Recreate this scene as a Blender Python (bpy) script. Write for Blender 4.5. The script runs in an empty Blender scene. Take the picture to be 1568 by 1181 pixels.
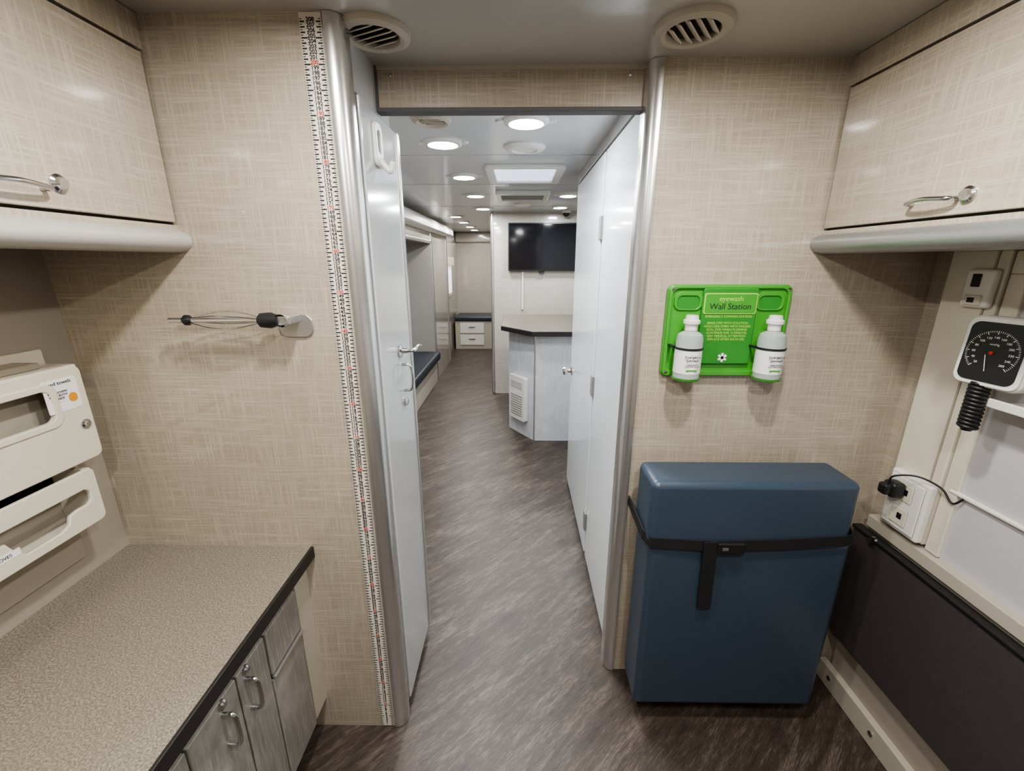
import bpy, bmesh, math
from mathutils import Vector, Matrix
from math import radians, sin, cos, pi

sc = bpy.context.scene
COL = sc.collection
try:
    sc.view_settings.look = 'AgX - Medium High Contrast'
except Exception:
    pass

# ------------------------------------------------------------------ materials
def newmat(name):
    m = bpy.data.materials.new(name); m.use_nodes = True
    nt = m.node_tree
    return m, nt, nt.nodes, nt.links, nt.nodes["Principled BSDF"]

def plain(name, col, rough=0.5, metal=0.0, coat=0.0, var=0.04, nscale=30.0, bump=0.0, trans=0.0, emit=None, es=0):
    m, nt, N, L, b = newmat(name)
    b.inputs["Roughness"].default_value = rough
    b.inputs["Metallic"].default_value = metal
    b.inputs["Coat Weight"].default_value = coat
    b.inputs["Coat Roughness"].default_value = 0.08
    b.inputs["Transmission Weight"].default_value = trans
    tc = N.new("ShaderNodeTexCoord"); no = N.new("ShaderNodeTexNoise")
    no.inputs["Scale"].default_value = nscale; no.inputs["Detail"].default_value = 3
    L.new(tc.outputs["Object"], no.inputs["Vector"])
    mx = N.new("ShaderNodeMix"); mx.data_type = 'RGBA'
    mx.inputs["A"].default_value = (*[c*(1-var) for c in col], 1)
    mx.inputs["B"].default_value = (*[min(1, c*(1+var)) for c in col], 1)
    L.new(no.outputs["Fac"], mx.inputs["Factor"])
    L.new(mx.outputs["Result"], b.inputs["Base Color"])
    if bump:
        bp = N.new("ShaderNodeBump"); bp.inputs["Strength"].default_value = bump
        bp.inputs["Distance"].default_value = 0.002
        L.new(no.outputs["Fac"], bp.inputs["Height"]); L.new(bp.outputs["Normal"], b.inputs["Normal"])
    if emit:
        b.inputs["Emission Color"].default_value = (*emit, 1)
        b.inputs["Emission Strength"].default_value = es
    return m

def math_node(N, L, op, a, b=None):
    n = N.new("ShaderNodeMath"); n.operation = op
    if isinstance(a, (int, float)): n.inputs[0].default_value = a
    else: L.new(a, n.inputs[0])
    if b is not None:
        if isinstance(b, (int, float)): n.inputs[1].default_value = b
        else: L.new(b, n.inputs[1])
    return n.outputs[0]

def linen(name, base, light, rough=0.3, fh=210, fv=210, wv=1.0, coat=1.0, lo=0.46, hi=0.80, ln=7.0, cr=0.06):
    m, nt, N, L, b = newmat(name)
    b.inputs["Roughness"].default_value = rough
    b.inputs["Coat Weight"].default_value = coat
    b.inputs["Coat Roughness"].default_value = cr
    tc = N.new("ShaderNodeTexCoord"); sp = N.new("ShaderNodeSeparateXYZ")
    L.new(tc.outputs["Object"], sp.inputs[0])
    u = math_node(N, L, 'ADD', sp.outputs[0], sp.outputs[1]); v = sp.outputs[2]
    def streak(su, sv, off):
        c = N.new("ShaderNodeCombineXYZ")
        L.new(math_node(N, L, 'MULTIPLY', u, su), c.inputs[0])
        L.new(math_node(N, L, 'MULTIPLY', v, sv), c.inputs[1])
        c.inputs[2].default_value = off
        n = N.new("ShaderNodeTexNoise"); n.inputs["Scale"].default_value = 1
        n.inputs["Detail"].default_value = 4; n.inputs["Roughness"].default_value = 0.65
        L.new(c.outputs[0], n.inputs["Vector"])
        r = N.new("ShaderNodeMapRange")
        r.inputs["From Min"].default_value = lo; r.inputs["From Max"].default_value = hi
        L.new(n.outputs["Fac"], r.inputs["Value"])
        return r.outputs[0]
    h = streak(ln, fh, 1.7)
    w = math_node(N, L, 'MULTIPLY', streak(fv, ln, 9.1), wv)
    s = math_node(N, L, 'MAXIMUM', h, w)
    mx = N.new("ShaderNodeMix"); mx.data_type = 'RGBA'
    mx.inputs["A"].default_value = (*base, 1); mx.inputs["B"].default_value = (*light, 1)
    L.new(s, mx.inputs["Factor"]); L.new(mx.outputs["Result"], b.inputs["Base Color"])
    return m

def floor_mat():
    m, nt, N, L, b = newmat("vinyl_plank")
    tc = N.new("ShaderNodeTexCoord")
    mp = N.new("ShaderNodeMapping"); mp.inputs["Rotation"].default_value = (0, 0, radians(-43))
    L.new(tc.outputs["Object"], mp.inputs["Vector"])
    def nz(sx, sy, det, off, ro=.7):
        q = N.new("ShaderNodeMapping"); q.inputs["Scale"].default_value = (sx, sy, 1)
        q.inputs["Location"].default_value = (off, off, 0)
        L.new(mp.outputs[0], q.inputs["Vector"])
        n = N.new("ShaderNodeTexNoise"); n.inputs["Scale"].default_value = 1
        n.inputs["Detail"].default_value = det; n.inputs["Roughness"].default_value = ro
        L.new(q.outputs[0], n.inputs["Vector"]); return n.outputs["Fac"]
    a = nz(7, 40, 8, 0.0, .75); c = nz(30, 230, 5, 4.0); d = nz(2.0, 9, 3, 8.0)
    s = math_node(N, L, 'ADD', math_node(N, L, 'MULTIPLY', a, 0.42), math_node(N, L, 'MULTIPLY', c, 0.32))
    s = math_node(N, L, 'ADD', s, math_node(N, L, 'MULTIPLY', d, 0.26))
    r = N.new("ShaderNodeValToRGB"); e = r.color_ramp.elements
    e[0].position = 0.38; e[0].color = (0.024, 0.018, 0.015, 1)
    e[1].position = 0.66; e[1].color = (0.195, 0.162, 0.135, 1)
    k = e.new(0.51); k.color = (0.062, 0.048, 0.040, 1)
    L.new(s, r.inputs[0]); L.new(r.outputs[0], b.inputs["Base Color"])
    b.inputs["Roughness"].default_value = 0.42
    b.inputs["Specular IOR Level"].default_value = 0.4
    bp = N.new("ShaderNodeBump"); bp.inputs["Strength"].default_value = 0.15; bp.inputs["Distance"].default_value = 0.001
    L.new(c, bp.inputs["Height"]); L.new(bp.outputs[0], b.inputs["Normal"])
    return m

def speckle(name, base, dark, light):
    m, nt, N, L, b = newmat(name)
    tc = N.new("ShaderNodeTexCoord")
    n1 = N.new("ShaderNodeTexNoise"); n1.inputs["Scale"].default_value = 260; n1.inputs["Detail"].default_value = 4
    n2 = N.new("ShaderNodeTexVoronoi"); n2.inputs["Scale"].default_value = 190
    L.new(tc.outputs["Object"], n1.inputs["Vector"]); L.new(tc.outputs["Object"], n2.inputs["Vector"])
    r = N.new("ShaderNodeValToRGB"); e = r.color_ramp.elements
    e[0].position = 0.3; e[0].color = (*dark, 1); e[1].position = 0.75; e[1].color = (*light, 1)
    k = e.new(0.5); k.color = (*base, 1)
    L.new(n1.outputs["Fac"], r.inputs[0])
    r2 = N.new("ShaderNodeMapRange"); r2.inputs["From Min"].default_value = 0.0; r2.inputs["From Max"].default_value = 0.22
    r2.inputs["To Min"].default_value = 0.40; r2.inputs["To Max"].default_value = 0.0
    L.new(n2.outputs["Distance"], r2.inputs["Value"])
    mx = N.new("ShaderNodeMix"); mx.data_type = 'RGBA'
    L.new(r2.outputs[0], mx.inputs["Factor"]); L.new(r.outputs[0], mx.inputs["A"])
    mx.inputs["B"].default_value = (*light, 1)
    L.new(mx.outputs["Result"], b.inputs["Base Color"]); b.inputs["Roughness"].default_value = 0.42
    return m

LIN = linen("linen_laminate", (0.375, 0.322, 0.252), (0.57, 0.52, 0.44))
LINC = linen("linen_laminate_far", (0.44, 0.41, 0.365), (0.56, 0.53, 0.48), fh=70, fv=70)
GWD = linen("gray_wood_laminate", (0.21, 0.20, 0.185), (0.40, 0.385, 0.36), rough=0.35, fh=7, fv=150, coat=.2, cr=.2)
WWD = linen("white_wood_laminate", (0.56, 0.58, 0.62), (0.74, 0.76, 0.80), rough=0.3, fh=6, fv=110, coat=.3, cr=.15)
FLR = floor_mat()
CTR = speckle("countertop_laminate", (0.205, 0.183, 0.145), (0.125, 0.11, 0.085), (0.37, 0.34, 0.28))
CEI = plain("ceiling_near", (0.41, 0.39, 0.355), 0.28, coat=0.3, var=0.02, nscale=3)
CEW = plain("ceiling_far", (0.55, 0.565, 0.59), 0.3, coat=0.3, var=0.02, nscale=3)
BSP = plain("side_wall_gray_beige", (0.35, 0.315, 0.265), 0.4, var=0.03, nscale=5)
ALU = plain("brushed_aluminum", (0.64, 0.635, 0.63), 0.26, metal=0.88, var=0.03)
ALD = plain("silver_bullnose", (0.38, 0.395, 0.40), 0.35, metal=0.7, var=0.03)
CHR = plain("chrome", (0.60, 0.60, 0.61), 0.14, metal=1.0, var=0.02)
BLK = plain("black_plastic", (0.015, 0.015, 0.016), 0.4, var=0.1)
EDG = plain("black_edge_band", (0.02, 0.017, 0.016), 0.45, var=0.1)
BLU = plain("blue_vinyl", (0.043, 0.064, 0.094), 0.34, var=0.10, nscale=120, bump=0.2)
NVY = plain("navy_vinyl", (0.018, 0.026, 0.036), 0.4, var=0.15, nscale=80, bump=0.2)
BRN = plain("brown_panel", (0.062, 0.053, 0.056), 0.45, var=0.15, nscale=60, bump=0.15)
STR = plain("strap_webbing", (0.012, 0.012, 0.013), 0.7, var=0.2, nscale=300, bump=0.5)
WHT = plain("white_gloss", (0.84, 0.89, 0.94), 0.2, coat=0.5, var=0.01, nscale=3)
WPL = plain("white_plastic", (0.74, 0.73, 0.70), 0.35, var=0.02)
CRM = plain("cream_plastic", (0.66, 0.62, 0.53), 0.32, coat=0.2, var=0.02)
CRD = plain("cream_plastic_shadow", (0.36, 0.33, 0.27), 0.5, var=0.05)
GPN = plain("gray_gloss_panel", (0.48, 0.49, 0.495), 0.15, coat=0.6, var=0.02, nscale=3)
GRY = plain("gray_panel", (0.26, 0.255, 0.25), 0.5, var=0.03)
ALC = plain("alcove_lining", (0.36, 0.34, 0.32), 0.5, var=0.03)
LAV = plain("pale_panel", (0.53, 0.52, 0.55), 0.35, var=0.02, nscale=4)
CRP = plain("cream_trim", (0.46, 0.425, 0.36), 0.4, var=0.02)
WBN = plain("gray_white_bullnose", (0.43, 0.42, 0.395), 0.3, coat=.3, var=0.02)
GRN = plain("green_plastic", (0.06, 0.31, 0.035), 0.3, coat=0.3, var=0.05)
GRD = plain("green_panel", (0.035, 0.225, 0.03), 0.35, var=0.05)
YEL = plain("yellow_green_ink", (0.42, 0.66, 0.10), 0.5)
BTL = plain("clear_bottle", (0.82, 0.90, 0.88), 0.12, var=0.02, trans=0.6)
LBL = plain("white_label", (0.82, 0.82, 0.82), 0.5, var=0.01)
INK = plain("black_ink", (0.02, 0.02, 0.02), 0.6)
RED = plain("red_ink", (0.5, 0.03, 0.02), 0.6)
RUL = plain("ruler_tape", (0.68, 0.64, 0.57), 0.4, var=0.02)
SCR = plain("tv_screen", (0.006, 0.006, 0.008), 0.08, var=0.02)
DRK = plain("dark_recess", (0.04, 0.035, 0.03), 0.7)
GAP = plain("dark_gap", (0.10, 0.10, 0.10), 0.7)
LEN = plain("lamp_lens", (1, 1, 1), 0.4, emit=(1, 0.97, 0.92), es=110)
SKY = plain("skylight_lens", (0.8, 0.85, 0.95), 0.4, emit=(0.72, 0.82, 1.0), es=1.2)
WIN = plain("window_glass", (0.8, 0.85, 0.95), 0.2, emit=(0.85, 0.92, 1.0), es=1.2)
ORG = plain("orange_ink", (0.7, 0.3, 0.03), 0.5)

# ------------------------------------------------------------------ builders
def link(ob, parent=None):
    COL.objects.link(ob)
    if parent: ob.parent = parent
    return ob
def grp(name, loc=(0, 0, 0)):
    e = bpy.data.objects.new(name, None); e.empty_display_size = 0.05
    return link(e)
def finish(bm, name, mat, parent, smooth=False, ang=40, weighted=False):
    bmesh.ops.recalc_face_normals(bm, faces=bm.faces)
    me = bpy.data.meshes.new(name); bm.to_mesh(me); bm.free()
    ob = bpy.data.objects.new(name, me); me.materials.append(mat)
    if smooth:
        me.shade_smooth()
        if weighted:
            w = ob.modifiers.new("wn", 'WEIGHTED_NORMAL'); w.keep_sharp = True
        else:
            me.set_sharp_from_angle(angle=radians(ang))
    return link(ob, parent)
def box(name, x0, x1, y0, y1, z0, z1, mat, parent=None, bev=0.0, seg=3, R=None):
    bm = bmesh.new()
    xs, ys, zs = sorted((x0, x1)), sorted((y0, y1)), sorted((z0, z1))
    bmesh.ops.create_cube(bm, size=1)
    for v in bm.verts:
        v.co = Vector((xs[0] if v.co.x < 0 else xs[1], ys[0] if v.co.y < 0 else ys[1], zs[0] if v.co.z < 0 else zs[1]))
    if bev:
        bmesh.ops.bevel(bm, geom=bm.edges[:], offset=bev, segments=seg, profile=0.5, affect='EDGES')
    if R is not None: bm.transform(R)
    return finish(bm, name, mat, parent, smooth=bool(bev), weighted=True)
def prism(name, pts, axis, a0, a1, mat, parent=None, bev=0, smooth=False):
    bm = bmesh.new()
    def P(p, a):
        return {'Z': (p[0], p[1], a), 'Y': (p[0], a, p[1]), 'X': (a, p[0], p[1])}[axis]
    lo = [bm.verts.new(P(p, a0)) for p in pts]; hi = [bm.verts.new(P(p, a1)) for p in pts]
    n = len(pts)
    bm.faces.new(lo[::-1]); bm.faces.new(hi)
    for i in range(n): bm.faces.new((lo[i], lo[(i+1) % n], hi[(i+1) % n], hi[i]))
    if bev: bmesh.ops.bevel(bm, geom=bm.edges[:], offset=bev, segments=2, profile=0.5, affect='EDGES')
    return finish(bm, name, mat, parent, smooth=smooth or bool(bev), ang=35)
AX = {'-Y': ((1, 0, 0), (0, 0, 1), (0, -1, 0)), '+X': ((0, 1, 0), (0, 0, 1), (1, 0, 0)),
      '-X': ((0, -1, 0), (0, 0, 1), (-1, 0, 0)), '-Z': ((1, 0, 0), (0, -1, 0), (0, 0, -1)),
      '+Z': ((1, 0, 0), (0, 1, 0), (0, 0, 1))}
def frame(fr, o):
    if isinstance(fr, str): u, v, w = AX[fr]
    else: u, v, w = fr
    return Matrix(((u[0], v[0], w[0], o[0]), (u[1], v[1], w[1], o[1]), (u[2], v[2], w[2], o[2]), (0, 0, 0, 1)))
def rrect(cx, cy, w, h, r, seg=6):
    out = []
    for (sx, sy, a0) in ((1, 1, 0), (-1, 1, 90), (-1, -1, 180), (1, -1, 270)):
        for i in range(seg+1):
            a = radians(a0 + 90*i/seg)
            out.append((cx + sx*(w/2-r) + r*cos(a), cy + sy*(h/2-r) + r*sin(a)))
    return out
def plate(name, fr, o, outer, holes, depth, mat, parent=None, bev=0.0):
    cu = bpy.data.curves.new(name, 'CURVE'); cu.dimensions = '2D'; cu.fill_mode = 'BOTH'
    cu.extrude = max(0.0001, depth/2-bev); cu.bevel_depth = bev; cu.bevel_resolution = 2; cu.offset = -bev
    for poly in [outer]+list(holes):
        s = cu.splines.new('POLY'); s.points.add(len(poly)-1); s.use_cyclic_u = True
        for p, q in zip(s.points, poly): p.co = (q[0], q[1], 0, 1)
    cu.materials.append(mat)
    ob = bpy.data.objects.new(name, cu)
    ob.matrix_world = frame(fr, o) @ Matrix.Translation((0, 0, depth/2))
    COL.objects.link(ob)
    if parent: ob.parent = parent
    return ob
def tube(name, pts, r, mat, parent=None, cyc=False):
    cu = bpy.data.curves.new(name, 'CURVE'); cu.dimensions = '3D'
    cu.bevel_depth = r; cu.bevel_resolution = 4; cu.use_fill_caps = True
    s = cu.splines.new('POLY'); s.points.add(len(pts)-1); s.use_cyclic_u = cyc
    for p, q in zip(s.points, pts): p.co = (*q, 1)
    s.use_smooth = True
    cu.materials.append(mat)
    return link(bpy.data.objects.new(name, cu), parent)
def arc(pts, n=8):
    P = [Vector(p) for p in pts]; P = [2*P[0]-P[1]]+P+[2*P[-1]-P[-2]]; out = []
    for i in range(1, len(P)-2):
        for k in range(n):
            t = k/n; a, b, c, d = P[i-1:i+3]
            out.append(0.5*((2*b)+(c-a)*t+(2*a-5*b+4*c-d)*t*t+(3*b-a-3*c+d)*t**3))
    out.append(P[-2]); return [tuple(v) for v in out]
def lathe(name, fr, o, prof, mat, parent=None, seg=36, sx=1.0, sy=1.0):
    bm = bmesh.new(); rings = []
    for r, w in prof:
        if r < 1e-6: rings.append([bm.verts.new((0, 0, w))])
        else: rings.append([bm.verts.new((r*sx*cos(2*pi*i/seg), r*sy*sin(2*pi*i/seg), w)) for i in range(seg)])
    for a, b in zip(rings, rings[1:]):
        if len(a) == 1 and len(b) == 1: continue
        for i in range(seg):
            j = (i+1) % seg
            if len(a) == 1: bm.faces.new((a[0], b[j], b[i]))
            elif len(b) == 1: bm.faces.new((a[i], a[j], b[0]))
            else: bm.faces.new((a[i], a[j], b[j], b[i]))
    bm.transform(frame(fr, o))
    return finish(bm, name, mat, parent, smooth=True, ang=35)
def text(name, fr, o, body, size, mat, parent=None, align='CENTER', sl=1.0, depth=0.0003):
    cu = bpy.data.curves.new(name, 'FONT'); cu.body = body; cu.size = size
    cu.align_x = align; cu.align_y = 'CENTER'; cu.space_line = sl; cu.extrude = depth
    cu.materials.append(mat)
    ob = bpy.data.objects.new(name, cu); ob.matrix_world = frame(fr, o)
    COL.objects.link(ob)
    if parent: ob.parent = parent
    return ob
def lamp(name, x, y, z, energy, size=0.09, col=(1, 0.96, 0.90), parent=None, spread=180):
    l = bpy.data.lights.new(name, 'AREA'); l.shape = 'DISK'; l.size = size; l.energy = energy; l.color = col
    l.spread = radians(spread)
    ob = bpy.data.objects.new(name, l); ob.location = (x, y, z)
    return link(ob, parent)

CZ = 2.10
XL, XR = -1.195, 1.245
YL, YR = 1.11, 1.34

# ------------------------------------------------------------------ shell
box("floor", -1.9, 1.35, -1.6, 8.9, -0.05, 0, FLR)
g = grp("ceiling")
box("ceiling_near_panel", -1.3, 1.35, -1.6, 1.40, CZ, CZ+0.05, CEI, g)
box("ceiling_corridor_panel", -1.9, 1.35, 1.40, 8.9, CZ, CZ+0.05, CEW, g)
for i, y in enumerate((2.42, 3.30, 4.55)):
    box(f"ceiling_seam_{i}", -1.1, 1.2, y, y+0.008, CZ-0.002, CZ+0.001, GPN, g)
box("wall_left", XL-0.06, XL, -1.6, 1.11, 0, CZ, BSP)
box("wall_right", XR, XR+0.06, -1.6, 8.9, 0, CZ, LIN)
box("wall_back", -1.3, 1.35, -1.66, -1.6, 0, CZ, LIN)
g = grp("wall_front_left")
box("wall_panel", XL-0.06, -0.425, YL, 1.50, 0, CZ, LIN, g)
box("jamb", -0.43, -0.402, YL+0.05, 1.50, 0, CZ, GPN, g)
box("wall_front_right", 0.385, XR, YR, 1.42, 0, CZ, LIN)
g = grp("trim_header")
box("header_board", -0.402, 0.355, 1.385, 1.42, 1.995, CZ, LIN, g)
box("header_track", -0.402, 0.355, 1.375, 1.415, 1.986, 1.997, GAP, g, 0.002)
box("header_top_line", -0.402, 0.355, 1.380, 1.386, 2.090, CZ, CRP, g)
box("header_end_strip", -0.402, -0.396, 1.378, 1.42, 1.99, CZ, GAP, g)
for x in (-0.36, 0.31): lathe("screw", '-Y', (x, 1.385, 2.078), [(0, .003), (.005, .002), (.006, 0)], ALU, g, 12)
def corner_trim(name, x0, x1, y0, y1, face):
    g = grp(name)
    r = min(abs(x1-x0), y1-y0)*0.9
    if face == 'R':
        pts = [(x0, y1), (x0, y0)]
        for i in range(9):
            a = radians(-90+90*i/8); pts.append((x1-r+r*cos(a), y0+r+r*sin(a)))
        pts += [(x1, y1)]
    else:
        pts = [(x1, y1), (x0, y1)]
        for i in range(9):
            a = radians(180+90*i/8); pts.append((x0+r+r*cos(a), y0+r+r*sin(a)))
        pts += [(x1, y0)]
    prism("profile", pts, 'Z', 0.002, CZ-0.001, ALU, g, smooth=True)
    return g
corner_trim("trim_corner_left", -0.425, -0.385, YL-0.006, YL+0.040, 'R')
corner_trim("trim_corner_right", 0.350, 0.388, YR-0.008, 1.40, 'L')
g = grp("wall_corridor_right")
box("side_panel", 0.393, 0.44, 1.42, 2.95, 0, CZ, WHT, g)
box("return_panel", 0.44, XR, 2.90, 2.95, 0, CZ, WHT, g)
box("top_rail", 0.376, 0.393, 1.42, 2.95, 2.045, CZ, ALU, g, 0.003)
box("end_post", 0.383, 0.395, 2.915, 2.952, 0.0, 2.045, GPN, g, 0.003)
for i, (a, b) in enumerate(((1.455, 1.470), (2.016, 2.042), (2.90, 2.914))):
    box(f"door_gap_{i}", 0.3915, 0.3935, a, b, 0.0, 2.045, GAP, g)
box("door_gap_top", 0.3915, 0.3935, 1.46, 2.91, 2.030, 2.045, GAP, g)
g = grp("door_1")
box("door_leaf", 0.372, 0.3915, 2.040, 2.90, 0.02, 2.03, WHT, g, 0.003)
for i, z in enumerate((0.23, 0.99, 1.72)):
    box(f"hinge_{i}", 0.362, 0.374, 2.005, 2.05, z-0.05, z+0.05, GRY, g, 0.002)
lathe("knob", '-X', (0.372, 2.83, 0.86), [(0.03, 0), (0.03, .006), (.012, .010), (.010, .03), (.024, .036), (.028, .05), (.022, .062), (0, .066)], CHR, g)
g = grp("door_2")
box("door_leaf", 0.374, 0.3915, 1.47, 2.016, 0.02, 2.03, WHT, g, 0.003)

g = grp("wall_corridor_left")
box("near_panel", -1.17, -1.11, 1.50, 2.40, 0, CZ, LINC, g)
box("panel_mid", -1.75, -1.11, 5.70, 5.76, 0, 1.80, LINC, g)
box("panel_far", -1.17, -1.11, 5.76, 6.95, 0, CZ, LINC, g)
box("alcove_back", -1.80, -1.75, 2.35, 5.76, 0, 1.80, ALC, g)
box("alcove_near_end", -1.75, -1.11, 2.35, 2.40, 0, 1.80, ALC, g)
box("alcove_end_liner", -1.75, -1.115, 5.685, 5.70, 0.3, 1.80, ALC, g)
box("alcove_top", -1.80, -1.17, 2.35, 5.76, 1.80, CZ, LINC, g)
box("alcove_header", -1.17, -1.11, 2.40, 5.76, 1.80, CZ, LINC, g)
box("end_panel", -1.25, -1.19, 6.95, 8.6, 0, CZ, LINC, g)
box("end_return", -1.25, -1.11, 6.93, 6.97, 0, CZ, LINC, g)
for i, y in enumerate((5.72, 6.9)):
    box(f"pilaster_{i}", -1.125, -1.095, y-0.03, y+0.03, 0, 1.95, ALU, g, 0.012)
box("trim_alcove_top", -1.125, -1.10, 2.40, 5.70, 1.79, 1.83, ALU, g, 0.008)
g = grp("trim_valance")
pts = [(-1.11, 2.06)]
for i in range(9):
    a = radians(90-90*i/8)
    pts.append((-1.05+0.06*cos(a), 2.00+0.06*sin(a)))
pts += [(-0.99, 1.95), (-1.02, 1.93), (-1.11, 1.93)]
prism("valance_profile", pts, 'Y', 1.6, 6.9, WPL, g, smooth=True)
g = grp("window_1")
box("window_frame", -1.19, -1.165, 7.05, 7.75, 1.0, 1.62, WPL, g, 0.01)
box("window_pane", -1.168, -1.160, 7.10, 7.70, 1.05, 1.50, WIN, g)
box("valance_box", -1.19, -1.12, 7.02, 7.78, 1.50, 1.64, CRM, g, 0.01)
box("wall_far_end", -1.25, XR, 8.60, 8.66, 0, CZ, LINC)
g = grp("wall_partition")
box("partition_panel", -0.275, XR, 5.08, 5.14, 0, CZ, LINC, g)
box("partition_edge", -0.31, -0.272, 5.07, 5.15, 0, CZ, ALU, g, 0.015)
g = grp("trim_cornice")
box("cornice_board", -1.19, -0.3, 8.50, 8.60, 1.92, CZ, LINC, g, 0.02)

# ------------------------------------------------------------------ bench in alcove
g = grp("upholstered_bench")
box("bench_base", -1.745, -1.09, 2.45, 5.62, 0, 0.31, CRP, g, 0.006)
for i, (a, b) in enumerate(((2.46, 3.95), (3.97, 5.61))):
    box(f"seat_cushion_{i}", -1.70, -1.03, a, b, 0.31, 0.42, NVY, g, 0.03, 4)
    box(f"back_cushion_{i}", -1.745, -1.64, a, b, 0.44, 0.85, NVY, g, 0.03, 4)
g = grp("storage_bench")
box("drawer_case", -1.15, -0.2, 7.85, 8.49, 0.0, 0.52, CRP, g, 0.004)
box("seat_pad", -1.16, -0.2, 7.82, 8.49, 0.52, 0.60, NVY, g, 0.02)
for i, z in enumerate((0.08, 0.30)):
    box(f"drawer_front_{i}", -1.06, -0.62, 7.83, 7.85, z, z+0.19, WPL, g, 0.004)
    box(f"drawer_pull_{i}", -0.90, -0.78, 7.81, 7.83, z+0.11, z+0.125, CHR, g, 0.003)

# ------------------------------------------------------------------ kiosk, tv
g = grp("reception_desk")
prism("desk_body", [(-0.08, 3.95), (0.15, 3.62), (1.0, 3.62), (1.0, 4.6), (-0.08, 4.6)], 'Z', 0, 0.98, WWD, g)
box("corner_bead", 0.143, 0.157, 3.612, 3.626, 0, 0.98, ALU, g, 0.003)
prism("desk_top_edge", [(-0.15, 3.83), (0.12, 3.50), (1.05, 3.50), (1.05, 4.7), (-0.15, 4.7)], 'Z', 0.98, 1.018, EDG, g)
prism("desk_top", [(-0.145, 3.835), (0.122, 3.506), (1.045, 3.506), (1.045, 4.69), (-0.145, 4.69)], 'Z', 1.018, 1.021, speckle("desk_laminate", (0.11, 0.095, 0.075), (0.07, 0.06, 0.045), (0.18, 0.16, 0.13)), g)
g = grp("wall_heater")
d = Vector((0.23, -0.33, 0)).normalized()
fr = (tuple(d), (0, 0, 1), tuple(d.cross(Vector((0, 0, 1)))))
mid = Vector((0.030, 3.792, 0.365)) + Vector(fr[2])*0.002
plate("heater_body", fr, tuple(mid), rrect(0, 0, 0.25, 0.42, 0.02), [], 0.045, WPL, g, 0.004)
for i in range(9):
    plate(f"louver_{i}", fr, tuple(mid+Vector(fr[2])*0.045+Vector((0, 0, -0.16+0.023*i))), rrect(0, 0, 0.18, 0.008, 0.003), [], 0.003, GRY, g)
plate("control", fr, tuple(mid+Vector(fr[2])*0.045+Vector((0, 0, 0.13))), rrect(0, 0, 0.18, 0.06, 0.01), [], 0.004, GPN, g)
g = grp("wall_television")
box("tv_casing", -0.11, 0.80, 5.02, 5.065, 1.47, 1.985, BLK, g, 0.006)
box("tv_screen_panel", -0.098, 0.788, 5.016, 5.021, 1.487, 1.973, SCR, g)
box("tv_mount", 0.2, 0.5, 5.06, 5.08, 1.6, 1.85, BLK, g)
box("sensor_bar", 0.24, 0.30, 5.03, 5.05, 1.445, 1.472, BLK, g, 0.003)
g = grp("cable_raceway")
box("raceway_cover", 0.045, 0.065, 5.06, 5.08, 1.03, 1.47, WPL, g, 0.004)
g = grp("dome_camera")
lathe("camera_base", '-Z', (0.52, 4.95, CZ), [(.05, 0), (.05, .02), (.045, .025)], WPL, g)
lathe("camera_dome", '-Z', (0.52, 4.95, CZ-.02), [(.04, 0), (.036, .02), (.02, .036), (0, .04)], BLK, g)

# ------------------------------------------------------------------ ceiling fixtures
def downlight(x, y, e, z=CZ, r=0.062, col=(1, .96, .90), k=1.5):
    g = grp("ceiling_downlight")
    lathe("bezel", '-Z', (x, y, z), [(r*1.35, 0), (r*1.35, .004), (r*1.2, .012), (r, .014), (r*.95, .008), (r*.95, 0)], WPL, g)
    for s in (-1, 1):
        lathe("clip", '-Z', (x+s*r*1.45, y, z), [(r*.3, 0), (r*.28, .006), (0, .008)], WPL, g, 16)
    lathe("lens", '-Z', (x, y, z-.004), [(r*.93, 0), (r*.9, .006), (r*.5, .009), (0, .010)], LEN, g)
    lamp("bulb", x, y, z-.02, e, r*k, col, g)
for x, y, e in ((-0.32, 0.70, 7.2), (-0.30, -0.10, 7.5), (0.44, 0.78, 8), (0.38, 0.06, 9.5)):
    downlight(x, y, e, k=1.1)
downlight(-0.1, -0.9, 5)
cc = (.93, .97, 1.0)
for x, y in ((0.03, 1.87), (-0.345, 2.18), (-0.345, 2.98), (-0.35, 3.80), (-0.36, 4.70), (0.41, 3.8), (0.42, 4.6)):
    downlight(x, y, 9.5, col=cc, r=.068)
for x, y in ((-0.75, 5.5), (-0.75, 6.3), (-0.75, 7.1), (-0.75, 7.8)):
    downlight(x, y, 7, col=(1, .96, .9))

def round_grille(x, y, R, ang):
    g = grp("ceiling_air_vent")
    lathe("flange", '-Z', (x, y, CZ), [(R, 0), (R, .004), (R*.96, .012), (R*.80, .018), (R*.70, .014), (R*.66, .004), (R*.66, -.0)], CRP, g, 48)
    lathe("throat", '-Z', (x, y, CZ), [(R*.68, .002), (0, .002)], DRK, g, 32)
    for i in range(-2, 3):
        off = i*R*.24; hl = math.sqrt(max(0.0, (R*.62)**2-off**2))
        Rm = Matrix.Translation((x, y, CZ-.010)) @ Matrix.Rotation(radians(ang), 4, 'Z') @ Matrix.Translation((0, off, 0)) @ Matrix.Rotation(radians(35), 4, 'X')
        box(f"slat_{i+2}", -hl, hl, -.009, .009, -.0012, .0012, CRM, g, R=Rm)
round_grille(-0.34, 1.195, 0.085, -25)
round_grille(0.402, 1.18, 0.088, 55)
round_grille(-0.33, 1.84, 0.075, 0)
g = grp("ceiling_speaker")
lathe("speaker_ring", '-Z', (0.03, 2.26, CZ), [(.1, 0), (.1, .006), (.085, .016), (.06, .018), (.055, .012), (0, .012)], WPL, g)
g = grp("smoke_detector")
lathe("detector_body", '-Z', (0.04, 4.35, CZ), [(.08, 0), (.08, .012), (.06, .026), (0, .03)], WPL, g)
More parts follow.
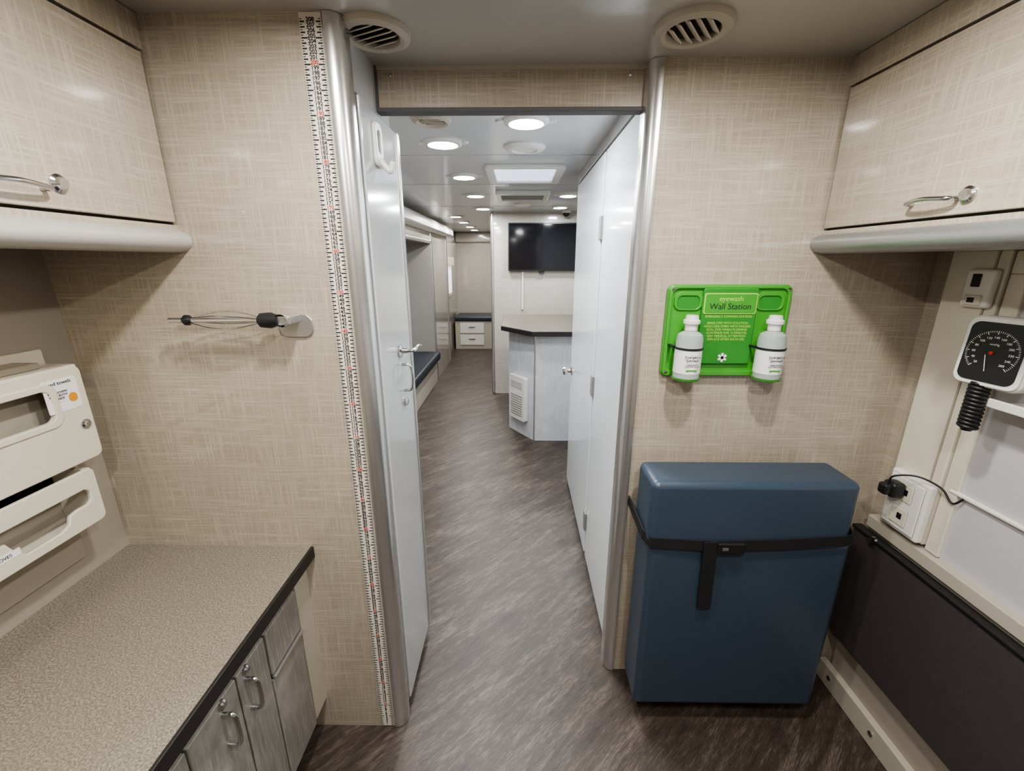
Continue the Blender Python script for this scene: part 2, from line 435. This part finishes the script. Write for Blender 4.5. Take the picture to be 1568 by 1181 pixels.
g = grp("window_skylight")
plate("skylight_frame", '-Z', (0.04, 2.90, CZ), rrect(0, 0, 0.46, 0.54, .03), [rrect(0, 0, .36, .44, .02)], .02, WPL, g, .003)
box("skylight_lens_panel", -0.145, 0.225, 2.67, 3.13, CZ-.006, CZ-.002, SKY, g)
g = grp("air_conditioner_vent")
plate("ac_frame", '-Z', (0.035, 3.78, CZ), rrect(0, 0, 0.42, 0.46, .02), [rrect(0, 0, .34, .32, .01)], .03, WPL, g, .004)
box("ac_recess", -0.14, 0.21, 3.61, 3.95, CZ-.004, CZ-.001, DRK, g)
for i in range(5):
    box(f"ac_louver_{i}", -.17, .17, -.010, .010, -.002, .002, GRY, g, R=Matrix.Translation((.035, 3.66+i*.06, CZ-.016)) @ Matrix.Rotation(radians(-30), 4, 'X'))

# ------------------------------------------------------------------ left closet door on the jamb
JX = -0.384
g = grp("door_3")
box("door_panel", -0.400, JX, 1.175, 1.515, 0.05, 1.965, GPN, g, .004)
box("edge_strip", JX-.002, JX+.005, 1.497, 1.520, 0.05, 1.965, ALU, g, .003)
for i, (a, b, c, e) in enumerate(((1.156, 1.174, .04, 1.98), (1.16, 1.50, 1.966, 1.978), (1.16, 1.50, .036, .049))):
    box(f"reveal_{i}", -0.4025, -0.4005, a, b, c, e, GAP, g)
g = grp("wall_hook")
plate("hook_plate", '+X', (JX, 1.285, 1.88), rrect(0, 0, .06, .11, .02), [rrect(0, .008, .028, .055, .010)], .010, WPL, g, .003)
tube("hook_prong", arc([(JX+.008, 1.285, 1.845), (JX+.026, 1.285, 1.822), (JX+.036, 1.285, 1.818), (JX+.042, 1.285, 1.84)]), .008, WPL, g)
g = grp("door_latch")
lathe("rose", '+X', (JX, 1.36, 1.30), [(.022, 0), (.022, .006), (.01, .01), (.008, .03), (0, .03)], CHR, g)
tube("lever", arc([(JX+.025, 1.36, 1.30), (JX+.045, 1.37, 1.30), (JX+.048, 1.41, 1.305), (JX+.048, 1.45, 1.30)]), .006, CHR, g)
g = grp("pull_handle")
tube("pull", arc([(JX, 1.38, 1.25), (JX+.025, 1.38, 1.245), (JX+.032, 1.38, 1.21), (JX+.025, 1.38, 1.165), (JX, 1.38, 1.16)]), .005, CHR, g)
lathe("keyhole", '+X', (JX, 1.38, 1.12), [(.014, 0), (.014, .008), (.009, .011), (0, .011)], CHR, g, 20)

# ------------------------------------------------------------------ ruler
g = grp("height_measuring_tape")
RX0, RX1 = -0.478, -0.430
box("tape", RX0, RX1, YL-.0025, YL-.0002, 0.005, CZ-.003, RUL, g)
bm = bmesh.new()
def tick(x0, x1, z, t):
    vs = [bm.verts.new(p) for p in ((x0, YL-.003, z-t), (x1, YL-.003, z-t), (x1, YL-.003, z+t), (x0, YL-.003, z+t))]
    bm.faces.new(vs)
for i in range(1, 209):
    z = i*.01
    ln = .014 if i % 5 == 0 else .010
    tick(RX0+.001, RX0+.001+ln, z, .0015); tick(RX1-.001-ln, RX1-.001, z, .0015)
    tick(RX0+.001, RX0+.006, z+.005, .0008); tick(RX1-.006, RX1-.001, z+.005, .0008)
finish(bm, "tick_marks", INK, g)
body_b = "\n".join(str(i) if i % 10 else "" for i in range(208, 0, -1))
body_r = "\n".join(str(i) if i % 10 == 0 else "" for i in range(208, 0, -1))
for nm, bd, mt in (("numbers_black", body_b, INK), ("numbers_red", body_r, RED)):
    t = text(nm, '-Y', ((RX0+RX1)/2, YL-.003, 2.08), bd, .012, mt, g, sl=0.01/.012)
    t.data.align_y = 'TOP_BASELINE'; t.data.offset = .0002

# ------------------------------------------------------------------ folding rod holder on left wall
g = grp("folding_garment_holder")
zc, yc = 1.438, YL-.050
plate("mount_plate", '-Y', (-.578, YL, 1.418), rrect(0, 0, .090, .060, .024), [], .006, ALU, g, .002)
box("mount_arm", -.600, -.565, yc-.008, YL-.004, 1.426, 1.450, ALU, g, .005)
lathe("hub", ((-1, 0, 0), (0, 0, 1), (0, 1, 0)), (-.585, yc+.0, zc), [(.016, -.012), (.018, 0), (.016, .012), (0, .012)], ALU, g, 24)
XF = ((0, 1, 0), (0, 0, 1), (1, 0, 0))
lathe("grip_collar", XF, (-.645, yc, zc), [(0, 0), (.012, 0), (.018, .006), (.020, .03), (.015, .045), (.015, .05), (0, .052)], BLK, g, 24)
lathe("end_bead", XF, (-.836, yc, zc), [(0, 0), (.008, 0), (.013, .006), (.013, .014), (.008, .022), (0, .022)], BLK, g, 20)
lathe("center_rod", XF, (-.872, yc, zc), [(0, 0), (.0065, .001), (.0065, .24), (0, .24)], ALU, g, 16)
lathe("inner_rod", XF, (-.60, yc, zc), [(0, -.05), (.008, -.05), (.008, .02), (0, .02)], CHR, g, 16)
for i in range(4):
    a = radians(60+90*i)
    pts = []
    for k in range(17):
        t = k/16; r = .007+.017*sin(pi*t)
        pts.append((-.818+.175*t, yc+r*cos(a), zc+r*sin(a)))
    tube(f"bow_wire_{i}", pts, .0018, CHR, g)

# ------------------------------------------------------------------ left base cabinet / counter
g = grp("base_cabinet")
FX = -.655
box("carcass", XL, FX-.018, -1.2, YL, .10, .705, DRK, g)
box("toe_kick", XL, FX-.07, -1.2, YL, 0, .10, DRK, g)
box("filler", FX-.018, FX-.002, 1.036, YL, .13, .705, CRP, g)
box("rail", FX-.018, FX-.004, -1.2, 1.033, .652, .705, GWD, g)
box("drawer_front", FX-.018, FX+.002, .875, 1.030, .512, .648, GWD, g, .003)
box("drawer_lip", FX-.002, FX+.008, .875, 1.030, .500, .508, ALU, g, .001)
box("lower_door", FX-.018, FX, .875, 1.030, .12, .495, GWD, g, .003)
ys = [.870, .755, .60, .44, .28, .0]
for i in range(5):
    box(f"door_{i+1}", FX-.018, FX, ys[i+1]+.005, ys[i], .12, .646, GWD, g, .003)
for i, y in enumerate((.785, .700, .48, .40)):
    tube(f"handle_{i}", arc([(FX, y, .610), (FX+.025, y, .607), (FX+.030, y, .565), (FX+.025, y, .523), (FX, y, .520)]), .0055, CHR, g)
    lathe(f"lock_{i}", '+X', (FX-.001, y+.004, .634), [(.012, 0), (.012, .006), (.007, .010), (0, .010)], CHR, g, 20)
g = grp("countertop")
box("top_slab", XL, -.630, -1.2, YL, .705, .742, CTR, g)
box("front_edge", -.630, -.622, -1.2, YL, .703, .742, EDG, g, .002)

# ------------------------------------------------------------------ wall cabinets
def upper(side):
    g = grp("wall_cabinet")
    if side < 0:
        xf, xw, yw, s = -.835, XL, YL, 1
    else:
        xf, xw, yw, s = .888, XR, YR, -1
    d = .016*s
    box("carcass", xw, xf-d-s*.001, -1.2, yw, 1.625, CZ-.001, DRK, g)
    box("crown", xf-d, xf, -1.2, yw, 2.030, CZ-.001, LIN, g, .002)
    e = yw-.008
    for i, (a, b) in enumerate(((e-.62, e), (e-1.25, e-.626), (e-1.88, e-1.256))):
        box(f"door_{i+1}", xf-d, xf, a, b, 1.670, 2.024, LIN, g, .003)
    box("bottom_rail", xf-d, xf-d*.1, -1.2, yw, 1.625, 1.664, LIN, g)
    pts = []
    for k in range(13):
        a = radians(90-180*k/12)
        pts.append((xf-d+s*(.004+.038*cos(a)), 1.627+.027*sin(a)))
    pts += [(xf-d-s*.02, 1.60), (xf-d-s*.02, 1.654)]
    prism("bullnose", pts, 'Y', -1.2, yw-.001, ALD if side > 0 else WBN, g, smooth=True)
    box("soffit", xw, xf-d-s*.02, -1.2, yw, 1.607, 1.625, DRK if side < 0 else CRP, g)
    if side < 0: ly, lz, y0, y1 = .835, 1.715, .805, .680
    else: ly, lz, y0, y1 = .925, 1.706, .945, 1.048
    lathe("lock", '+X' if side < 0 else '-X', (xf, ly, lz), [(.016, 0), (.016, .004), (.011, .007), (.009, .013), (0, .013)], CHR, g, 24)
    q = -1 if side < 0 else 1
    tube("bow_handle", arc([(xf, y0, 1.702), (xf+s*.02, y0+q*.004, 1.702), (xf+s*.030, (y0+y1)/2, 1.706), (xf+s*.02, y1-q*.004, 1.702), (xf, y1, 1.702)]), .0045, CHR, g)
    if side < 0:
        box("lamp_housing", -1.12, -1.02, .35, .65, 1.590, 1.607, WPL, g, .004)
        l = bpy.data.lights.new("lamp_tube", 'AREA'); l.shape = 'RECTANGLE'; l.size = .06; l.size_y = .25; l.energy = 1.4; l.color = (1, .84, .58)
        ob = bpy.data.objects.new("lamp_tube", l); ob.location = (-1.07, .5, 1.588); link(ob, g)
upper(-1); upper(1)

# ------------------------------------------------------------------ dispensers on left wall
g = grp("paper_towel_dispenser")
DX = -1.09
box("rear_box", XL, XL+.012, .55, 1.03, 1.03, 1.37, CRM, g, .004)
box("end_cheek", XL+.01, DX-.006, 1.000, 1.013, 1.095, 1.335, CRM, g, .003)
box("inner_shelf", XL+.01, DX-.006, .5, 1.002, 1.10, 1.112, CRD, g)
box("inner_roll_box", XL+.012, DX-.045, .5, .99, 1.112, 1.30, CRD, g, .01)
plate("front_cover", '+X', (DX-.008, 0, 0), rrect(.755, 1.215, .52, .24, .018), [rrect(.72, 1.255, .42, .075, .018)], .012, CRM, g, .003)
plate("slot_frame", '+X', (DX+.002, 0, 0), rrect(.72, 1.255, .45, .105, .024), [rrect(.72, 1.255, .42, .075, .018)], .006, CRM, g, .002)
box("top_rim", XL+.012, DX, .5, 1.013, 1.325, 1.337, CRM, g, .004)
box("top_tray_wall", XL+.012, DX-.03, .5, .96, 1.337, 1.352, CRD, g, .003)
lathe("key_lock", '+X', (DX+.004, .990, 1.188), [(.012, 0), (.012, .004), (.007, .006), (.006, .010), (0, .010)], CHR, g, 20)
plate("sticker", '+X', (DX+.004, .958, 1.273), rrect(0, 0, .078, .078, .003), [], .001, LBL, g)
plate("sticker_mark", '+X', (DX+.0052, .980, 1.262), rrect(0, 0, .020, .022, .009), [], .0006, ORG, g)
text("sticker_title", '+X', (DX+.0056, .955, 1.303), "hand towels", .012, INK, g)
text("sticker_text", '+X', (DX+.0056, .948, 1.270), "PULL DOWN\nWITH BOTH\nHANDS\n- - - - -", .0075, INK, g)
g = grp("glove_dispenser")
GX = -1.085
box("back_pan", XL, XL+.012, .5, .985, .80, 1.088, BSP, g, .004)
box("floor_pan", XL+.01, GX-.01, .5, .975, .925, .937, CRM, g, .003)
box("end_pan", XL+.01, GX-.006, .962, .975, .935, 1.075, CRM, g, .003)
hole = [(.55, 1.03), (.55, .955), (.70, .955), (.72, .965), (.735, 1.0), (.76, 1.003), (.775, .97), (.79, .957), (.865, .957), (.885, .965), (.892, .985), (.91, .99), (.94, .99), (.95, 1.0), (.95, 1.022), (.94, 1.03)]
plate("front_panel", '+X', (GX-.008, 0, 0), rrect(.735, 1.005, .48, .145, .016), [hole], .010, CRM, g, .0025)
plate("name_strip", '+X', (GX+.002, .745, .975), rrect(0, 0, .07, .016, .002), [], .001, LBL, g)
text("name_strip_text", '+X', (GX+.0032, .745, .975), "GLOVES", .010, INK, g)

# ------------------------------------------------------------------ eyewash station
g = grp("eyewash_wall_station")
Y0 = YR; EZ = .008
plate("back_plate", '-Y', (.64, Y0, 1.362+EZ), rrect(0, 0, .372, .285, .018), [], .016, GRN, g, .005)
plate("rim", '-Y', (.64, Y0-.016, 1.362+EZ), rrect(0, 0, .366, .279, .016), [rrect(0, .004, .345, .252, .02)], .008, GRN, g, .003)
plate("sign_panel", '-Y', (.64, Y0-.016, 1.378+EZ), rrect(0, 0, .165, .232, .008), [], .012, GRD, g, .003)
plate("sign_header", '-Y', (.64, Y0-.028, 1.449+EZ), rrect(0, 0, .158, .062, .006), [], .002, YEL, g)
plate("sign_header_in", '-Y', (.64, Y0-.0295, 1.449+EZ), rrect(0, 0, .152, .056, .005), [], .0015, GRN, g)
text("sign_title", '-Y', (.64, Y0-.0315, 1.463+EZ), "eyewash", .021, YEL, g)
text("sign_sub", '-Y', (.64, Y0-.0315, 1.440+EZ), "Wall Station", .025, INK, g)
text("sign_body", '-Y', (.64, Y0-.0285, 1.375+EZ), "EMERGENCY EYEWASH STATION\n\nRINSE EYES WITH SOLUTION\nHOLD LIDS OPEN WITH FINGERS\nROLL EYES WHILE FLUSHING\nCONTINUE FOR 15 MINUTES\nSEEK MEDICAL ATTENTION\nREPLACE AFTER EACH USE", .0095, YEL, g, sl=1.05)
for i in range(3):
    a = radians(60*i)
    Rm = Matrix.Translation((.637, Y0-.029, 1.283+EZ)) @ Matrix.Rotation(a, 4, 'Y')
    box(f"star_bar_{i}", -.0035, .0035, -.001, .001, -.014, .014, LBL, g, R=Rm)
for bi, bx in enumerate((.517, .763)):
    plate(f"pocket_{bi}", '-Y', (bx, Y0-.016, 1.455+EZ), rrect(0, 0, .085, .055, .02), [rrect(0, -.004, .068, .040, .015)], .006, GRN, g, .002)
    plate(f"pocket_dark_{bi}", '-Y', (bx, Y0-.0165, 1.451+EZ), rrect(0, 0, .068, .040, .015), [], .0015, GRD, g)
    by = Y0-.062
    lathe(f"cup_{bi}", '+Z', (bx, by, 1.226), [(0, 0), (.026, 0), (.040, .006), (.042, .012), (.039, .012)], GRN, g)
    box(f"cup_arm_{bi}", bx-.022, bx+.022, by+.03, Y0-.015, 1.226, 1.234, GRN, g, .002)
    lathe(f"bottle_{bi}", '+Z', (bx, by, 1.233), [(0, 0), (.034, 0), (.0385, .006), (.0385, .122), (.035, .136), (.026, .143), (.017, .147), (.016, .152), (0, .152)], BTL, g, 40)
    lathe(f"label_{bi}", '+Z', (bx, by, 1.232), [(.0390, .022), (.0393, .022), (.0393, .092), (.0390, .092)], LBL, g, 40)
    lathe(f"cap_{bi}", '+Z', (bx, by, 1.382), [(.018, 0), (.018, .016), (.024, .020), (.024, .029), (.019, .033), (.017, .044), (0, .045)], WPL, g)
    lathe(f"strap_{bi}", '+Z', (bx, by, 1.326), [(.0390, 0), (.0410, 0), (.0410, .006), (.0390, .006)], BLK, g)
    box(f"strap_tail_{bi}", bx-.048, bx-.039, by+.01, Y0-.015, 1.326, 1.332, BLK, g)
    text(f"label_text_{bi}", '-Y', (bx, by-.0397, 1.302), "Emergency\nEyewash", .0105, INK, g)
    text(f"label_small_{bi}", '-Y', (bx, by-.0397, 1.281), "STERILE SALINE\nSOLUTION 16 OZ", .0055, INK, g)
    box(f"label_band_{bi}", bx-.016, bx+.016, by-.0400, by-.0388, 1.264, 1.268, GRN, g)
for x in (.468, .812):
    for z in (1.243, 1.498):
        lathe("screw", '-Y', (x, Y0-.022, z), [(.005, 0), (.005, .003), (0, .004)], CHR, g, 12)

# ------------------------------------------------------------------ folded blue seat
g = grp("folding_jump_seat")
SY0, SY1 = 1.132, 1.290
box("back_pad", .402, 1.018, SY0, SY1, .735, .952, BLU, g, .022, 5)
box("seat_pad", .412, 1.034, SY0+.004, SY1, .078, .745, BLU, g, .022, 5)
box("wall_bracket", .50, .95, SY1-.01, YR, .15, .85, GRY, g, .004)
def ribbon(name, pts, w, t, mat, parent):
    bm = bmesh.new(); rows = []
    for i, p in enumerate(pts):
        p = Vector(p); a = Vector(pts[max(0, i-1)]); b = Vector(pts[min(len(pts)-1, i+1)])
        tg = (b-a).normalized(); up = Vector((0, 0, 1))
        if abs(tg.z) > .8: up = Vector((1, 0, 0))
        side = tg.cross(up).normalized(); up = side.cross(tg).normalized()
        rows.append([bm.verts.new(p+up*sw*w/2+side*st*t/2) for sw, st in ((-1, -1), (1, -1), (1, 1), (-1, 1))])
    for a, b in zip(rows, rows[1:]):
        for k in range(4): bm.faces.new((a[k], a[(k+1) % 4], b[(k+1) % 4], b[k]))
    bm.faces.new(rows[0]); bm.faces.new(rows[-1][::-1])
    return finish(bm, name, mat, parent)
ribbon("strap", [(.392, 1.335, .775), (.394, 1.26, .765), (.397, 1.17, .752), (.412, 1.131, .748), (.60, 1.125, .742), (.80, 1.125, .750), (.99, 1.127, .762), (1.024, 1.135, .765), (1.038, 1.17, .766), (1.039, 1.335, .775)], .036, .003, STR, g)
ribbon("strap_tail", [(.590, 1.120, .76), (.592, 1.121, .70), (.596, 1.123, .60), (.598, 1.123, .512)], .042, .004, STR, g)
box("buckle", .610, .690, 1.110, 1.124, .724, .760, BLK, g, .004)
box("buckle_slot", .622, .640, 1.108, 1.112, .737, .747, GAP, g, .001)

# ------------------------------------------------------------------ right wall details
g = grp("trim_wall_raceway")
box("raceway_body", 1.215, XR, 1.115, 1.265, .76, 1.607, CRM, g, .004)
box("raceway_groove", 1.212, 1.216, 1.14, 1.145, .96, 1.607, CRD, g)
g = grp("trim_side_panel")
box("panel", 1.232, XR, -1.4, 1.095, .745, 1.55, LAV, g, .003)
box("panel_frame_top", 1.222, XR, -1.4, 1.112, 1.55, 1.605, CRM, g, .003)
box("panel_stile", 1.222, XR, 1.07, 1.112, .75, 1.55, CRM, g, .004)
g = grp("trim_ledge")
box("ledge_bar", 1.205, XR, -1.4, 1.30, .705, .748, CRP, g, .004)
box("ledge_under", 1.218, XR, -1.4, 1.30, .0, .705, BSP, g)
g = grp("baseboard_right")
box("rail", 1.195, 1.22, -1.4, 1.335, 0.0, .085, CRP, g, .004)
for i in range(5):
    lathe("bolt", '-X', (1.195, 1.27-.2*i, .05), [(.009, 0), (.009, .004), (0, .006)], CHR, g, 12)
g = grp("folding_table")
box("table_slab", 1.178, 1.202, -.9, 1.315, .25, .692, BRN, g, .006)
box("table_edge_band", 1.174, 1.206, -.9, 1.317, .688, .700, BLK, g, .003)
lathe("latch", '-X', (1.174, 1.22, .70), [(.012, 0), (.012, .01), (0, .012)], CHR, g, 16)
g = grp("cable_conduit")
tube("conduit", [(1.226, 1.09, .958), (1.226, .6, .958), (1.226, -.5, .958)], .007, WPL, g)
g = grp("electrical_outlet")
box("outlet_box", 1.19, 1.217, 1.112, 1.245, .765, .955, WPL, g, .008)
box("outlet_plate", 1.185, 1.192, 1.122, 1.235, .777, .943, WPL, g, .004)
for i, z in enumerate((.82, .90)):
    box(f"socket_{i}", 1.182, 1.187, 1.150, 1.205, z-.028, z+.028, CRM, g, .003)
    box(f"socket_pin_{i}", 1.1805, 1.183, 1.165, 1.180, z-.006, z+.012, BLK, g)
g = grp("power_plug")
box("plug_body", 1.140, 1.182, 1.168, 1.214, .882, .932, BLK, g, .012)
box("plug_cap", 1.122, 1.146, 1.176, 1.208, .890, .925, BLK, g, .008)
tube("plug_cord", arc([(1.14, 1.19, .925), (1.14, 1.18, .955), (1.17, 1.14, .975), (1.205, 1.10, .96), (1.215, 1.07, .93), (1.222, 1.05, .955)]), .0028, BLK, g)
g = grp("wall_thermostat")
box("thermostat_body", 1.195, 1.215, 1.120, 1.192, 1.462, 1.560, WPL, g, .008)
box("display_slot", 1.192, 1.197, 1.150, 1.172, 1.515, 1.548, BLK, g, .002)
box("button_plate", 1.191, 1.197, 1.135, 1.180, 1.468, 1.495, CRM, g, .003)
box("button", 1.189, 1.193, 1.150, 1.168, 1.475, 1.488, BLK, g, .002)

g = grp("blood_pressure_gauge")
gc = Vector((1.120, 1.000, 1.372))
w = Vector((-.985, -.17, 0.05)).normalized(); u = Vector((0, 0, 1)).cross(w).normalized(); v = w.cross(u)
fr = (tuple(u), tuple(v), tuple(w))
plate("gauge_body", fr, tuple(gc-w*.040), rrect(0, 0, .138, .168, .022), [], .040, WPL, g, .008)
plate("gauge_bezel", fr, tuple(gc), rrect(0, 0, .130, .160, .020), [], .004, WPL, g, .002)
plate("gauge_face", fr, tuple(gc+w*.004), rrect(0, 0, .112, .140, .018), [], .003, BLK, g, .001)
bm = bmesh.new()
FM = frame(fr, tuple(gc+w*.0078))
for i in range(61):
    a = radians(-135+270*i/60+90); r0 = .048 if i % 5 else .044; r1 = .052
    t = .0005 if i % 5 else .0008
    c_, s_ = cos(a), sin(a)
    vs = [bm.verts.new((c_*r+s_*q, s_*r-c_*q, 0)) for r, q in ((r0, -t), (r1, -t), (r1, t), (r0, t))]
    bm.faces.new(vs)
bm.transform(FM); finish(bm, "dial_ticks", WPL, g)
for i in range(0, 13):
    a = radians(225-270*i/12)
    p = gc+w*.0075+u*(.036*cos(a))+v*(.036*sin(a))
    text(f"dial_number_{i}", fr, tuple(p), str(i*20+20), .0072, WPL, g)
text("dial_unit", fr, tuple(gc+w*.0075+v*.020), "mmHg", .007, WPL, g)
pl = gc+w*.009
tube("needle", [tuple(pl-u*.010-v*.006), tuple(pl-u*.002-v*.044)], .0008, WPL, g)
lathe("needle_hub", fr, tuple(gc+w*.007), [(.004, 0), (.004, .004), (0, .005)], RED, g, 20)
tube("wall_arm", [tuple(gc-w*.03), (1.20, 1.04, 1.36), (XR-.01, 1.07, 1.36)], .014, WPL, g)
plate("wall_mount", '-X', (1.225, 1.06, 1.36), rrect(0, 0, .07, .10, .01), [], .01, WPL, g, .002)
box("cuff_basket", 1.14, 1.23, .86, 1.00, 1.240, 1.250, WPL, g, .004)
box("basket_front", 1.138, 1.146, .86, 1.00, 1.240, 1.262, WPL, g, .003)
pts = []
for i in range(15*12+1):
    a = 2*pi*i/15; z = 1.300-.120*i/(180)
    pts.append((1.128+.016*cos(a), 1.015+.016*sin(a), z))
tube("coiled_hose", pts, .0052, BLK, g)
lathe("hose_core", '+Z', (1.128, 1.015, 1.172), [(0, 0), (.010, .0), (.016, .012), (.014, .13), (0, .13)], BLK, g, 20)

# ------------------------------------------------------------------ world / camera
w_ = bpy.data.worlds.new("world"); sc.world = w_; w_.use_nodes = True
w_.node_tree.nodes["Background"].inputs[0].default_value = (.7, .75, .8, 1)
w_.node_tree.nodes["Background"].inputs[1].default_value = .3
cam = bpy.data.cameras.new("camera"); co = bpy.data.objects.new("camera", cam); COL.objects.link(co)
cam.sensor_width = 36; cam.lens = 15.02; cam.clip_start = .02
co.location = (0, 0, 1.58); co.rotation_euler = (radians(90-16.25), 0, radians(.76))
sc.camera = co
